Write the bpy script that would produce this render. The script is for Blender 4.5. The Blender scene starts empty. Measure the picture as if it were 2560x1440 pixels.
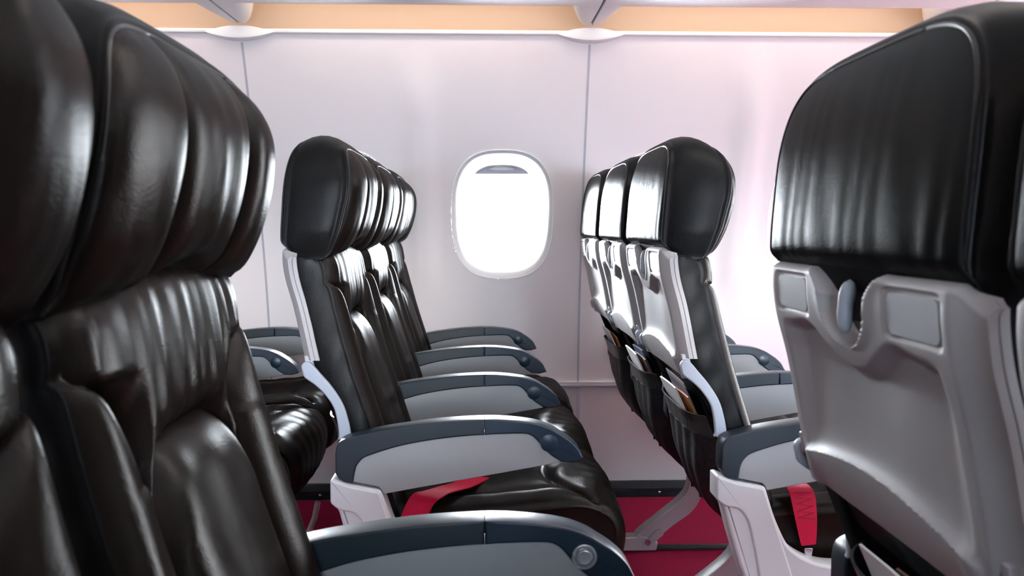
import bpy, math, random
import numpy as np
from mathutils import Vector, Matrix

random.seed(4)
SC = bpy.context.scene
COL = SC.collection
PI = math.pi

# ------------------------------------------------------------------ materials
def new_mat(name):
    m = bpy.data.materials.new(name); m.use_nodes = True
    nt = m.node_tree
    return m, nt, nt.nodes['Principled BSDF']

def coords(nt, scale=(1, 1, 1)):
    tc = nt.nodes.new('ShaderNodeTexCoord'); mp = nt.nodes.new('ShaderNodeMapping')
    mp.inputs['Scale'].default_value = scale
    nt.links.new(tc.outputs['Object'], mp.inputs['Vector'])
    return mp.outputs['Vector']

def tex_noise(nt, vec, scale, detail=3, rough=.5):
    n = nt.nodes.new('ShaderNodeTexNoise')
    n.inputs['Scale'].default_value = scale; n.inputs['Detail'].default_value = detail
    n.inputs['Roughness'].default_value = rough
    nt.links.new(vec, n.inputs['Vector'])
    return n.outputs['Fac']

def ramp(nt, fac, a, b, lo=.3, hi=.7):
    r = nt.nodes.new('ShaderNodeMapRange')
    r.inputs['From Min'].default_value = lo; r.inputs['From Max'].default_value = hi
    r.inputs['To Min'].default_value = a; r.inputs['To Max'].default_value = b
    nt.links.new(fac, r.inputs['Value'])
    return r.outputs['Result']

def bump(nt, p, fac, dist, strength=1.0, prev=None):
    b = nt.nodes.new('ShaderNodeBump')
    b.inputs['Distance'].default_value = dist; b.inputs['Strength'].default_value = strength
    nt.links.new(fac, b.inputs['Height'])
    if prev is not None: nt.links.new(prev, b.inputs['Normal'])
    nt.links.new(b.outputs['Normal'], p.inputs['Normal'])
    return b.outputs['Normal']

def plain(name, col, rough=.5, metal=0., spec=.5, nscale=300., ndist=.0002, coat=0.):
    m, nt, p = new_mat(name)
    p.inputs['Base Color'].default_value = (*col, 1)
    p.inputs['Roughness'].default_value = rough
    p.inputs['Metallic'].default_value = metal
    p.inputs['Specular IOR Level'].default_value = spec
    p.inputs['Coat Weight'].default_value = coat
    v = coords(nt)
    if ndist > 0:
        bump(nt, p, tex_noise(nt, v, nscale, 3), ndist)
    r = ramp(nt, tex_noise(nt, v, 14, 4), max(.02, rough - .05), min(1, rough + .05))
    nt.links.new(r, p.inputs['Roughness'])
    return m

def leather(name, col, rough, f0=.013, f90=.125):
    """dull black hide: a little diffuse, soft sheen that grows towards grazing angles"""
    m = bpy.data.materials.new(name); m.use_nodes = True
    nt = m.node_tree; nt.nodes.clear()
    N = nt.nodes.new; L = nt.links.new
    out = N('ShaderNodeOutputMaterial'); mx = N('ShaderNodeMixShader'); d = N('ShaderNodeBsdfDiffuse'); g = N('ShaderNodeBsdfGlossy')
    d.inputs['Color'].default_value = (*col, 1); g.inputs['Color'].default_value = (1, 1, 1, 1); g.distribution = 'BECKMANN'
    lw = N('ShaderNodeLayerWeight'); lw.inputs['Blend'].default_value = .5
    pw = N('ShaderNodeMath'); pw.operation = 'POWER'; pw.inputs[1].default_value = 4.0
    ma = N('ShaderNodeMath'); ma.operation = 'MULTIPLY_ADD'; ma.inputs[1].default_value = f90; ma.inputs[2].default_value = f0
    L(lw.outputs['Facing'], pw.inputs[0]); L(pw.outputs[0], ma.inputs[0]); L(ma.outputs[0], mx.inputs[0])
    v = coords(nt)
    L(ramp(nt, tex_noise(nt, v, 9, 5, .6), rough - .05, rough + .07), g.inputs['Roughness'])
    vo = N('ShaderNodeTexVoronoi'); vo.inputs['Scale'].default_value = 420
    L(v, vo.inputs['Vector'])
    b1 = N('ShaderNodeBump'); b1.inputs['Distance'].default_value = .0005; b1.inputs['Strength'].default_value = .3
    L(vo.outputs['Distance'], b1.inputs['Height'])
    b2 = N('ShaderNodeBump'); b2.inputs['Distance'].default_value = .0022; b2.inputs['Strength'].default_value = .22
    L(tex_noise(nt, coords(nt, (24, 24, 8)), 1.2, 3, .5), b2.inputs['Height']); L(b1.outputs[0], b2.inputs['Normal'])
    L(b2.outputs[0], d.inputs['Normal']); L(b2.outputs[0], g.inputs['Normal'])
    L(d.outputs[0], mx.inputs[1]); L(g.outputs[0], mx.inputs[2]); L(mx.outputs[0], out.inputs[0])
    return m

M = {}
M['leather'] = leather('black_leather', (.0080, .0057, .0045), .32)
M['leather_side'] = leather('black_leather_side', (.0060, .0060, .0062), .38, .008)
M['black'] = plain('black_plastic', (.012, .012, .013), .42)
M['net'] = None
M['grey'] = plain('grey_plastic', (.35, .337, .333), .55, 0, 1.0, 700, .00012)
M['plate'] = plain('plate_plastic', (.46, .48, .50), .45)
M['arm'] = plain('armrest_grey', (.265, .27, .275), .5, 0, .35, 900, .0001)
M['base'] = plain('shroud_grey', (.60, .605, .62), .42, 0, .45, 700, .0001)
M['cap'] = plain('armrest_navy', (.0085, .0155, .023), .38, 0, .4, 900, .00012)
M['capf'] = plain('armrest_navy_front', (.007, .018, .033), .32, 0, .45, 900, .00012)
M['satin'] = plain('satin_steel', (.46, .47, .50), .30, .6, .6, 300, 0)
M['spar'] = plain('spar_grey', (.36, .40, .455), .45, .0, .5)
M['chrome'] = plain('brushed_chrome', (.62, .64, .68), .24, 1.0, .5, 300, 0)
M['metal'] = plain('leg_metal', (.42, .40, .41), .38, .35)
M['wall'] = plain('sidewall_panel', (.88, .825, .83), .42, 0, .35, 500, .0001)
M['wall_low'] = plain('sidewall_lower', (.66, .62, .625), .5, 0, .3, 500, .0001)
M['white'] = plain('bin_white', (.94, .935, .93), .4, 0, .35, 400, .00006)
M['reveal'] = plain('window_reveal', (.86, .85, .85), .4, 0, .35, 400, .00006)
M['cove'] = plain('cove_peach', (.56, .42, .305), .6, 0, .2)
M['seam'] = plain('seam_grey', (.46, .45, .50), .5)
M['vinyl'] = plain('black_vinyl', (.030, .029, .029), .36, 0, .8, 60, .0012)
M['piping'] = plain('black_piping', (.006, .0055, .005), .38, 0, .3)
M['gap'] = plain('gap_dark', (.035, .03, .035), .6)
M['skirting'] = plain('skirting_navy', (.004, .0045, .008), .6, 0, .2)
def shade_mat():
    m, nt, p = new_mat('shade_lilac')
    p.inputs['Base Color'].default_value = (.42, .40, .46, 1); p.inputs['Roughness'].default_value = .5
    o = nt.nodes['Material Output']; t = nt.nodes.new('ShaderNodeBsdfTranslucent'); mx = nt.nodes.new('ShaderNodeMixShader')
    t.inputs['Color'].default_value = (.60, .58, .72, 1); mx.inputs[0].default_value = .03
    nt.links.new(p.outputs[0], mx.inputs[1]); nt.links.new(t.outputs[0], mx.inputs[2]); nt.links.new(mx.outputs[0], o.inputs[0])
    return m
M['shade'] = shade_mat()
M['orange'] = plain('tab_orange', (.65, .24, .03), .55)
M['stitch'] = plain('stitch_dark', (.16, .002, .012), .7)
M['trim_line'] = plain('seam_leather', (.006, .006, .006), .5)

def belt_mat():
    m, nt, p = new_mat('crimson_webbing')
    v = coords(nt)
    w = nt.nodes.new('ShaderNodeTexWave'); w.inputs['Scale'].default_value = 260
    nt.links.new(v, w.inputs['Vector'])
    p.inputs['Base Color'].default_value = (.46, .0015, .034, 1)
    p.inputs['Roughness'].default_value = .6
    p.inputs['Specular IOR Level'].default_value = .2
    bump(nt, p, w.outputs['Fac'], .0004, .5)
    return m
M['belt'] = belt_mat()

def carpet_mat():
    m, nt, p = new_mat('crimson_carpet')
    v = coords(nt)
    mx = nt.nodes.new('ShaderNodeMix'); mx.data_type = 'RGBA'
    mx.inputs['A'].default_value = (.17, .0015, .022, 1); mx.inputs['B'].default_value = (.26, .003, .036, 1)
    nt.links.new(ramp(nt, tex_noise(nt, v, 160, 4, .7), 0, 1), mx.inputs['Factor'])
    nt.links.new(mx.outputs['Result'], p.inputs['Base Color'])
    p.inputs['Roughness'].default_value = .95
    p.inputs['Specular IOR Level'].default_value = .1
    bump(nt, p, tex_noise(nt, v, 420, 2, .6), .004, .7)
    return m
M['carpet'] = carpet_mat()

def net_mat():
    m, nt, p = new_mat('pocket_netting')
    v = coords(nt)
    ws = []
    for d in ('Y', 'Z'):
        w = nt.nodes.new('ShaderNodeTexWave'); w.bands_direction = d
        w.inputs['Scale'].default_value = 62
        nt.links.new(v, w.inputs['Vector']); ws.append(w.outputs['Fac'])
    mt = nt.nodes.new('ShaderNodeMath'); mt.operation = 'MAXIMUM'
    nt.links.new(ws[0], mt.inputs[0]); nt.links.new(ws[1], mt.inputs[1])
    mx = nt.nodes.new('ShaderNodeMix'); mx.data_type = 'RGBA'
    mx.inputs['A'].default_value = (.003, .003, .003, 1); mx.inputs['B'].default_value = (.022, .022, .024, 1)
    nt.links.new(ramp(nt, mt.outputs[0], 0, 1, .6, .9), mx.inputs['Factor'])
    nt.links.new(mx.outputs['Result'], p.inputs['Base Color'])
    p.inputs['Roughness'].default_value = .5
    bump(nt, p, mt.outputs[0], .001, .8)
    return m
M['net'] = net_mat()

def glass_mat():
    m = bpy.data.materials.new('window_acrylic'); m.use_nodes = True
    nt = m.node_tree; nt.nodes.clear()
    o = nt.nodes.new('ShaderNodeOutputMaterial'); mx = nt.nodes.new('ShaderNodeMixShader')
    t = nt.nodes.new('ShaderNodeBsdfTransparent'); g = nt.nodes.new('ShaderNodeBsdfGlossy')
    fr = nt.nodes.new('ShaderNodeFresnel'); fr.inputs['IOR'].default_value = 1.45
    g.inputs['Roughness'].default_value = .03
    t.inputs['Color'].default_value = (.96, .98, 1, 1)
    nt.links.new(fr.outputs[0], mx.inputs[0]); nt.links.new(t.outputs[0], mx.inputs[1])
    nt.links.new(g.outputs[0], mx.inputs[2]); nt.links.new(mx.outputs[0], o.inputs[0])
    return m
M['glass'] = glass_mat()

def emit_mat(name, col, s):
    m, nt, p = new_mat(name)
    p.inputs['Base Color'].default_value = (.8, .8, .8, 1)
    p.inputs['Emission Color'].default_value = (*col, 1)
    p.inputs['Emission Strength'].default_value = s
    return m

def paper_mat(name, base, bands):
    """printed paper: horizontal colour bands by local height"""
    m, nt, p = new_mat(name)
    tc = nt.nodes.new('ShaderNodeTexCoord'); sp = nt.nodes.new('ShaderNodeSeparateXYZ')
    nt.links.new(tc.outputs['Object'], sp.inputs[0])
    mr = nt.nodes.new('ShaderNodeMapRange')
    mr.inputs['From Min'].default_value = 0; mr.inputs['From Max'].default_value = .18
    nt.links.new(sp.outputs['Z'], mr.inputs['Value'])
    cr = nt.nodes.new('ShaderNodeValToRGB'); cr.color_ramp.interpolation = 'CONSTANT'
    e = cr.color_ramp.elements
    e[0].position = 0; e[0].color = (*base, 1); e[1].position = bands[0][0]; e[1].color = (*bands[0][1], 1)
    for pos, c in bands[1:]:
        x = e.new(pos); x.color = (*c, 1)
    nt.links.new(mr.outputs[0], cr.inputs[0]); nt.links.new(cr.outputs[0], p.inputs['Base Color'])
    p.inputs['Roughness'].default_value = .35
    return m

# ------------------------------------------------------------------ mesh helpers
def mesh(name, verts, faces, mat=None, smooth=True, angle=None):
    me = bpy.data.meshes.new(name)
    me.from_pydata([tuple(map(float, v)) for v in verts], [], [tuple(map(int, f)) for f in faces])
    me.validate()
    if mat is not None: me.materials.append(mat)
    if smooth:
        me.polygons.foreach_set('use_smooth', [True] * len(me.polygons))
        if angle is not None:
            me.set_sharp_from_angle(angle=math.radians(angle))
    me.update()
    return me

def fix_normals(me):
    import bmesh
    bm = bmesh.new(); bm.from_mesh(me)
    bmesh.ops.remove_doubles(bm, verts=bm.verts, dist=1e-6)
    bmesh.ops.recalc_face_normals(bm, faces=bm.faces)
    bm.to_mesh(me); bm.free(); me.update()
    return me

def gridfaces(n, m, off=0, flip=False):
    """n x m vertices, index i*m+j"""
    f = []
    for i in range(n - 1):
        for j in range(m - 1):
            a = off + i * m + j
            q = (a, a + 1, a + m + 1, a + m)
            f.append(q[::-1] if flip else q)
    return f

def obj(name, me, parent=None, loc=None):
    o = bpy.data.objects.new(name, me); COL.objects.link(o)
    if parent is not None: o.parent = parent
    if loc is not None: o.location = loc
    return o

def tag(o, label=None, cat=None, group=None, kind=None):
    if label: o['label'] = label
    if cat: o['category'] = cat
    if group: o['group'] = group
    if kind: o['kind'] = kind
    return o

def empty(name, loc):
    o = bpy.data.objects.new(name, None); COL.objects.link(o)
    o.location = loc; o.empty_display_size = .1
    return o

def spline(pts, n=8, closed=True):
    """Catmull-Rom through 2D/3D points"""
    P = [np.array(p, float) for p in pts]; out = []
    N = len(P); rng = range(N if closed else N - 1)
    for i in rng:
        if closed: a, b, c, d = P[i - 1], P[i], P[(i + 1) % N], P[(i + 2) % N]
        else: a, b, c, d = P[max(i - 1, 0)], P[i], P[i + 1], P[min(i + 2, N - 1)]
        for k in range(n):
            t = k / n
            out.append(.5 * ((2 * b) + (-a + c) * t + (2 * a - 5 * b + 4 * c - d) * t * t + (-a + 3 * b - 3 * c + d) * t ** 3))
    if not closed: out.append(P[-1])
    return out

def round_poly(pts, r, n=5):
    """polygon with rounded corners; pts = (x, z[, radius])"""
    out = []; N = len(pts)
    for i in range(N):
        p = np.array(pts[i][:2], float); rr = pts[i][2] if len(pts[i]) > 2 else r
        a = np.array(pts[i - 1][:2], float); b = np.array(pts[(i + 1) % N][:2], float)
        da, db = a - p, b - p
        la, lb = np.linalg.norm(da), np.linalg.norm(db)
        k = min(rr, la * .48, lb * .48)
        if k < 1e-5: out.append(p); continue
        A = p + da / la * k; B = p + db / lb * k
        for j in range(n + 1):
            t = j / n
            out.append((1 - t) ** 2 * A + 2 * t * (1 - t) * p + t * t * B)
    return out

def extrude_xz(name, poly, y0, y1, mat, bev=.003, seg=3, angle=38):
    """closed xz polygon extruded along y with rounded edges"""
    P = [np.array(p, float) for p in poly]
    area = sum(P[i][0] * P[(i + 1) % len(P)][1] - P[(i + 1) % len(P)][0] * P[i][1] for i in range(len(P)))
    if area < 0: P = P[::-1]
    N = len(P); Nrm = []
    for i in range(N):
        t = P[(i + 1) % N] - P[i - 1]; l = np.linalg.norm(t) + 1e-9
        Nrm.append(np.array([t[1], -t[0]]) / l)
    rings = []
    for k in range(seg + 1):
        a = k / seg * PI / 2
        rings.append((y0 + bev * (1 - math.sin(a)), -bev * (1 - math.cos(a)) if k else -bev))
    ring = []
    for k in range(seg + 1):
        a = k / seg * PI / 2
        ring.append((y0 + bev * (1 - math.sin(a)), bev * (1 - math.cos(a))))
    ring = ring[::-1]                       # from flat cap (inset bev) outwards
    prof = [(y, ins) for y, ins in ring] + [(y0 + y1 - y, ins) for y, ins in ring[::-1]]
    # first entry must be at y0 with inset bev
    prof = sorted(prof, key=lambda q: q[0])
    prof = [(y0 + bev * (1 - math.cos(k / seg * PI / 2)), bev * (1 - math.sin(k / seg * PI / 2))) for k in range(seg + 1)]
    prof = prof + [(y0 + y1 - y, i) for y, i in prof[::-1]]
    V = []; F = []
    for y, ins in prof:
        for i in range(N):
            q = P[i] - Nrm[i] * ins
            V.append((q[0], y, q[1]))
    for k in range(len(prof) - 1):
        for i in range(N):
            a = k * N + i; b = k * N + (i + 1) % N
            F.append((a, b, b + N, a + N))
    F.append(tuple(range(N)))
    F.append(tuple(range((len(prof) - 1) * N, len(prof) * N))[::-1])
    me = mesh(name, V, F, mat, True)
    fix_normals(me)
    me.polygons.foreach_set('use_smooth', [True] * len(me.polygons))
    me.set_sharp_from_angle(angle=math.radians(angle))
    at = me.attributes.get('sharp_edge') or me.attributes.new('sharp_edge', 'BOOLEAN', 'EDGE')
    big = [p for p in me.polygons if len(p.vertices) > 4]
    ek = {e.key: e.index for e in me.edges}
    for p in big:
        for k in p.edge_keys: at.data[ek[k]].value = True
    return me

def tube(name, pts, r, mat, n=10, radii=None):
    P = [np.array(p, float) for p in pts]; V = []; F = []
    up = np.array([0, 1, 0.])
    for i, p in enumerate(P):
        t = P[min(i + 1, len(P) - 1)] - P[max(i - 1, 0)]; t = t / (np.linalg.norm(t) + 1e-9)
        a = np.cross(t, up)
        if np.linalg.norm(a) < .05: a = np.cross(t, np.array([1, 0, 0.]))
        a /= np.linalg.norm(a); b = np.cross(t, a)
        rr = radii[i] if radii else r
        for k in range(n):
            an = 2 * PI * k / n
            V.append(p + rr * (a * math.cos(an) + b * math.sin(an)))
    for i in range(len(P) - 1):
        for k in range(n):
            F.append((i * n + k, i * n + (k + 1) % n, (i + 1) * n + (k + 1) % n, (i + 1) * n + k))
    F.append(tuple(range(n))[::-1]); F.append(tuple(range((len(P) - 1) * n, len(P) * n)))
    me = mesh(name, V, F, mat); fix_normals(me); me.set_sharp_from_angle(angle=math.radians(50))
    return me

def box(name, x0, x1, y0, y1, z0, z1, mat, bev=.002):
    return extrude_xz(name, round_poly([(x0, z0), (x1, z0), (x1, z1), (x0, z1)], bev, 3), y0, y1, mat, min(bev, abs(y1 - y0) * .45))

def lathe_y(name, prof, c, mat, n=28):
    """prof = (radius, y) revolved about the y axis through c=(x,y,z)"""
    V = []; F = []
    for r, y in prof:
        for k in range(n):
            a = 2 * PI * k / n
            V.append((c[0] + r * math.cos(a), c[1] + y, c[2] + r * math.sin(a)))
    m = len(prof)
    for i in range(m - 1):
        for k in range(n):
            F.append((i * n + k, i * n + (k + 1) % n, (i + 1) * n + (k + 1) % n, (i + 1) * n + k))
    F.append(tuple(range(n))); F.append(tuple(range((m - 1) * n, m * n)))
    me = mesh(name, V, F, mat); fix_normals(me); me.set_sharp_from_angle(angle=math.radians(40))
    return me

def sst(a, b, x):
    t = np.clip((x - a) / (b - a), 0, 1)
    return t * t * (3 - 2 * t)

def smooth_interp(x, xp, fp):
    """piecewise cubic (Catmull-Rom) interpolation"""
    xp = np.array(xp, float); fp = np.array(fp, float)
    d = np.gradient(fp, xp)
    x = np.clip(np.asarray(x, float), xp[0], xp[-1])
    i = np.clip(np.searchsorted(xp, x) - 1, 0, len(xp) - 2)
    h = xp[i + 1] - xp[i]; t = (x - xp[i]) / h
    return ((2 * t ** 3 - 3 * t ** 2 + 1) * fp[i] + (t ** 3 - 2 * t ** 2 + t) * h * d[i]
            + (-2 * t ** 3 + 3 * t ** 2) * fp[i + 1] + (t ** 3 - t ** 2) * h * d[i + 1])

# ------------------------------------------------------------------ the seat (local: +x forward, y across, z up from the floor)
HW = .222

def zt_head(u):
    return 1.0 + .155 * (np.clip(1 - np.abs(u) ** 4.6, 0, 1)) ** (1 / 4.6)

def front_seam(z):
    return smooth_interp(z, [.925, .951, .996, 1.049, 1.109, 1.165, 1.20], [-.299, -.291, -.272, -.258, -.256, -.277, -.305])

def back_seam(z):
    return smooth_interp(z, [.93, .974, 1.03, 1.086, 1.154, 1.20], [-.384, -.386, -.383, -.378, -.365, -.352])

def build_headrest():
    nu, nv = 61, 37
    s = np.linspace(-1, 1, nu); u = np.sin(s * PI / 2)
    t = np.linspace(0, 1, nv)
    UB = .44
    # snap two columns onto the panel borders
    for sg in (-1, 1):
        k = int(np.argmin(np.abs(u - sg * UB))); u[k] = sg * UB
    kl = int(np.argmin(np.abs(u + UB))); kr = int(np.argmin(np.abs(u - UB)))
    U, T = np.meshgrid(u, t, indexing='ij')
    zb = .939 + .027 * np.exp(-(U / .42) ** 2)
    ZT = zt_head(U)
    Z = zb + T * (ZT - zb)
    au = np.abs(U)
    e = (1 - np.exp(-(Z - zb) / .009)) * (1 - np.exp(-(ZT - Z) / .022))
    q = np.clip((au - UB) / (1 - UB), 0, 1)
    wing = .026 * (1 - np.exp(-(au - UB).clip(0) / .055)) * np.sqrt(np.clip(1 - q ** 2.2, 0, 1))
    cen = .021 * (1 - np.exp(-(UB - au).clip(0) / .07)) + .003 * (1 - (au / UB) ** 2)
    h = np.where(au > UB, wing, np.where(au < UB, cen, 0))
    fold = .0012 * np.sin(U * 46 + 3 * np.sin(Z * 30)) * np.exp(-(Z - zb) / .06) + .0012 * np.sin(U * 27 + Z * 22) * (au < UB)
    X = front_seam(Z) + e * (h + fold)
    X -= .006 * np.exp(-((Z - zb) / .008) ** 2)         # tuck under at the bottom
    Y = HW * U * (1 - .03 * np.exp(-((Z - .94) / .03) ** 2))
    front = np.stack([X, Y, Z], -1)
    # back panel
    ub = u * .94
    U2, T2 = np.meshgrid(ub, t, indexing='ij')
    ZT2 = 1.0 + (zt_head(u) - 1.0)[:, None] * 1.055 + 0 * U2; zb2 = .958 + 0 * U2
    Z2 = zb2 + T2 * (ZT2 - zb2)
    e2 = (1 - np.exp(-(Z2 - zb2) / .012)) * (1 - np.exp(-(ZT2 - Z2) / .02)) * (1 - np.exp(-(.94 - np.abs(U2)) / .05))
    fold2 = .0006 * np.sin(U2 * 34 + 2.2 * np.sin(U2 * 9 + Z2 * 14)) * (.35 + np.exp(-(Z2 - zb2) / .07))
    X2 = back_seam(Z2) - e2 * (.005 * (1 - U2 ** 2) + .003 + fold2) + .010 * np.exp(-((Z2 - zb2) / .008) ** 2)
    Y2 = HW * U2
    back = np.stack([X2, Y2, Z2], -1)
    # boundary rings (same order)
    ring = [(i, 0) for i in range(nu)] + [(nu - 1, j) for j in range(1, nv)] + [(i, nv - 1) for i in range(nu - 2, -1, -1)] + [(0, j) for j in range(nv - 2, 0, -1)]
    cz = np.array([0, 1.05])
    ts = [0, .025, .05, .08, .12, .25, .4, .55, .7, .82, .88, .92, .95, .975, 1]
    off = [.0, .0024, .0022, -.002, .001, .005, .008, .009, .007, .004, .001, -.002, .0022, .0024, 0]
    V = list(back.reshape(-1, 3)); F = gridfaces(nu, nv, 0, True)
    base = len(V); R = len(ring)
    for tk, ok in zip(ts, off):
        for (i, j) in ring:
            pb, pf = back[i, j], front[i, j]
            p = pb * (1 - tk) + pf * tk
            d = np.array([p[1] / .225, (p[2] - 1.05) / .137]); d = np.sign(d) * np.abs(d) ** 1.8
            d /= (np.linalg.norm(d) + 1e-9)
            w = ok * (.25 + .75 * float(sst(.945, .995, p[2])))
            V.append(p + np.array([0, d[0] * w, d[1] * w * .4 + .021 * math.sin(PI * tk) ** .55 * float(sst(1.09, 1.15, p[2])) * max(0, d[1]) - .011 * math.sin(PI * tk) ** .6 * (1 - float(sst(.955, .985, p[2])))]))
    for k in range(len(ts) - 1):
        for i in range(R):
            a = base + k * R + i; b = base + k * R + (i + 1) % R
            F.append((a, b, b + R, a + R))
    core = mesh('headrest', V, F, M['leather_side']); fix_normals(core)
    core.polygons.foreach_set('use_smooth', [True] * len(core.polygons))
    def seam_path(G, lo):
        P = [G[0, j] for j in range(lo, nv)] + [G[i, nv - 1] for i in range(1, nu)] + [G[nu - 1, j] for j in range(nv - 2, lo - 1, -1)]
        return [P[k] for k in range(0, len(P), 1)]
    global PIPING
    PIPING = [tube('piping', seam_path(back, 1), .0019, M['piping'], 6), tube('piping', seam_path(front, 1), .0018, M['piping'], 6)]
    parts = {}
    for nm, a, b in (('wing_a', 0, kl), ('centre', kl, kr), ('wing_b', kr, nu - 1)):
        g = front[a:b + 1]
        parts[nm] = mesh('head_' + nm, g.reshape(-1, 3), gridfaces(b - a + 1, nv), M['leather'])
    return core, parts

def P_front(z):
    return smooth_interp(z, [.40, .45, .53, .616, .744, .88, .955, .99], [-.135, -.152, -.176, -.203, -.242, -.274, -.284, -.288])

def build_backrest():
    HW = .213
    ns, nt = 81, 111
    s = np.linspace(-1, 1, ns); t = np.linspace(0, 1, nt)
    SB = .6
    for sg in (-1, 1):
        s[int(np.argmin(np.abs(s - sg * SB)))] = sg * SB
    k0 = int(np.argmin(np.abs(s + SB))); k1 = int(np.argmin(np.abs(s - SB)))
    TL = .62
    t[int(np.argmin(np.abs(t - TL)))] = TL
    kt = int(np.argmin(np.abs(t - TL)))
    S, T = np.meshgrid(s, t, indexing='ij'); aS = np.abs(S)
    un = np.minimum(aS, SB) / SB * .58
    zl = .818 - .112 * (un / .58) ** 5.5
    z0 = .43; ztop = .940 + .027 * np.exp(-(S / .5) ** 2)
    Z = np.where(T <= TL, z0 + (zl - z0) * T / TL, zl + (ztop - zl) * (T - TL) / (1 - TL))
    ub = np.where(Z > .80, 1 - .40 * np.sqrt(np.clip(1 - ((Z - .80) / .088) ** 2, 0, 1)), .60 - .05 * np.clip((.8 - Z) / .35, 0, 1))
    ub = np.minimum(ub, .975)
    U = np.where(aS <= SB, aS / SB * ub, ub + (1 - ub) * (aS - SB) / (1 - SB)) * np.sign(S)
    au = np.abs(U)
    dub = np.where((Z > .80) & (Z < .885), 2.0, .15)
    db = (au - ub) * HW / np.sqrt(1 + (HW * dub) ** 2 * 4)
    dl = (zl - Z) / np.sqrt(1 + (5.5 * .112 * (un / .58) ** 4.5 / .58 / HW) ** 2)
    isb = (aS > SB) & (Z < .89)
    isl = (~isb) & (T < TL)
    inside = np.where(Z < .885, (-db).clip(0), np.sqrt((Z - .885).clip(0) ** 2 + ((.975 - au).clip(0) * HW) ** 2))
    gd = 1 - .65 * sst(.70, .98, au)
    hb = .034 * (1 - gd * np.exp(-db.clip(0) / .016))
    dlum = np.minimum(dl.clip(0), inside)
    hl = .031 * (1 - np.exp(-dlum / .017)) + .006 * np.exp(-((Z - .62) / .1) ** 2) * (1 - np.exp(-dlum / .03))
    dup = np.minimum((-dl).clip(0), inside)
    hu = .032 * (1 - gd * np.exp(-dup / .018)) * (1 - np.exp(-(ztop + .012 - Z) / .016))
    fu = np.exp(-dup / .07)
    hu = hu + .0019 * (np.sin(U * 26 + 1.9 * np.sin(U * 9 + 1) + 3 * (Z - .85)) + .6 * np.sin(U * 47 + 9 * (Z - .85) * np.sin(U * 6))) * (.35 + fu) * (1 - np.exp(-dup / .012)) * (au < .9)
    hl = hl + .0022 * np.sin(U * 15 + 1.0) * np.exp(-dlum / .09) * (1 - np.exp(-dlum / .012))
    h = np.where(isb, hb, np.where(isl, hl, hu))
    h = np.where(np.abs(aS - SB) < 1e-9, np.where(Z < .885, .033 * (1 - gd), h), h)
    h = np.where((np.abs(T - TL) < 1e-9) & (aS < SB), 0, h)
    roll = .020 * np.clip((au - .84) / .16, 0, 1) ** 2.2
    X = P_front(Z) - .031 + h - roll
    Y = HW * U
    G = np.stack([X, Y, Z], -1)
    parts = {}
    def sub(nm, fmask):
        idx = {}; V = []; F = []
        for i in range(ns - 1):
            for j in range(nt - 1):
                if not fmask(i, j): continue
                q = []
                for (a, b) in ((i, j), (i, j + 1), (i + 1, j + 1), (i + 1, j)):
                    if (a, b) not in idx: idx[(a, b)] = len(V); V.append(G[a, b])
                    q.append(idx[(a, b)])
                F.append(tuple(q[::-1]))
        parts[nm] = mesh('back_' + nm, V, F, M['leather'])
    zc = lambda i, j: (Z[i, j] + Z[i + 1, j + 1]) / 2
    bol = lambda i, j: (i < k0 or i >= k1) and zc(i, j) < .887
    sub('bolster_a', lambda i, j: bol(i, j) and i < k0)
    sub('bolster_b', lambda i, j: bol(i, j) and i >= k1)
    sub('lumbar', lambda i, j: not bol(i, j) and j < kt)
    sub('upper', lambda i, j: not bol(i, j) and j >= kt)
    # core: sides, top, bottom, back
    ring = [(i, 0) for i in range(ns)] + [(ns - 1, j) for j in range(1, nt)] + [(i, nt - 1) for i in range(ns - 2, -1, -1)] + [(0, j) for j in range(nt - 2, 0, -1)]
    V = []; F = []; R = len(ring)
    ts = [0, .04, .08, .14, .3, .5, .7, .9, .97, 1]
    for k, tk in enumerate(ts):
        for (i, j) in ring:
            p = G[i, j]; xb = P_front(p[2]) - .094 + .030 * float(1 - sst(.55, .72, p[2]))
            o = [0, .0012, -.0004, .0012, .003, .004, .003, .0, -.004, -.012][k]
            yy = p[1] + (np.sign(p[1]) * o if abs(p[1]) > .9 * HW else 0)
            yy += (.0012 * math.sin(p[2] * 95 + 8 * tk) * math.sin(PI * tk) if abs(p[1]) > .9 * HW else 0)
            V.append((p[0] * (1 - tk) + xb * tk, yy, p[2]))
    for k in range(len(ts) - 1):
        for i in range(R):
            a = k * R + i; b = k * R + (i + 1) % R
            F.append((a, b, b + R, a + R))
    F.append(tuple(range((len(ts) - 1) * R, len(ts) * R)))
    core = mesh('backrest', V, F, M['leather_side']); fix_normals(core)
    core.polygons.foreach_set('use_smooth', [True] * len(core.polygons)); core.set_sharp_from_angle(angle=math.radians(60))
    return core, parts

def build_shell():
    poly = round_poly([(-.372, .958, .008), (-.330, .958, .004), (-.300, .74, .05), (-.235, .56, .05), (-.18, .42, .02), (-.15, .40, .01),
                       (-.15, .385, .01), (-.180, .385, .02), (-.255, .60, .05), (-.312, .705, .03), (-.360, .90, .03)], .01, 5)
    return extrude_xz('seat_shell', poly, -.200, .200, M['black'], .006)

def tray_line(z):
    return smooth_interp(z, [.69, .735, .85, .905, .93, .96], [-.334, -.345, -.3695, -.384, -.3875, -.388])

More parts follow.
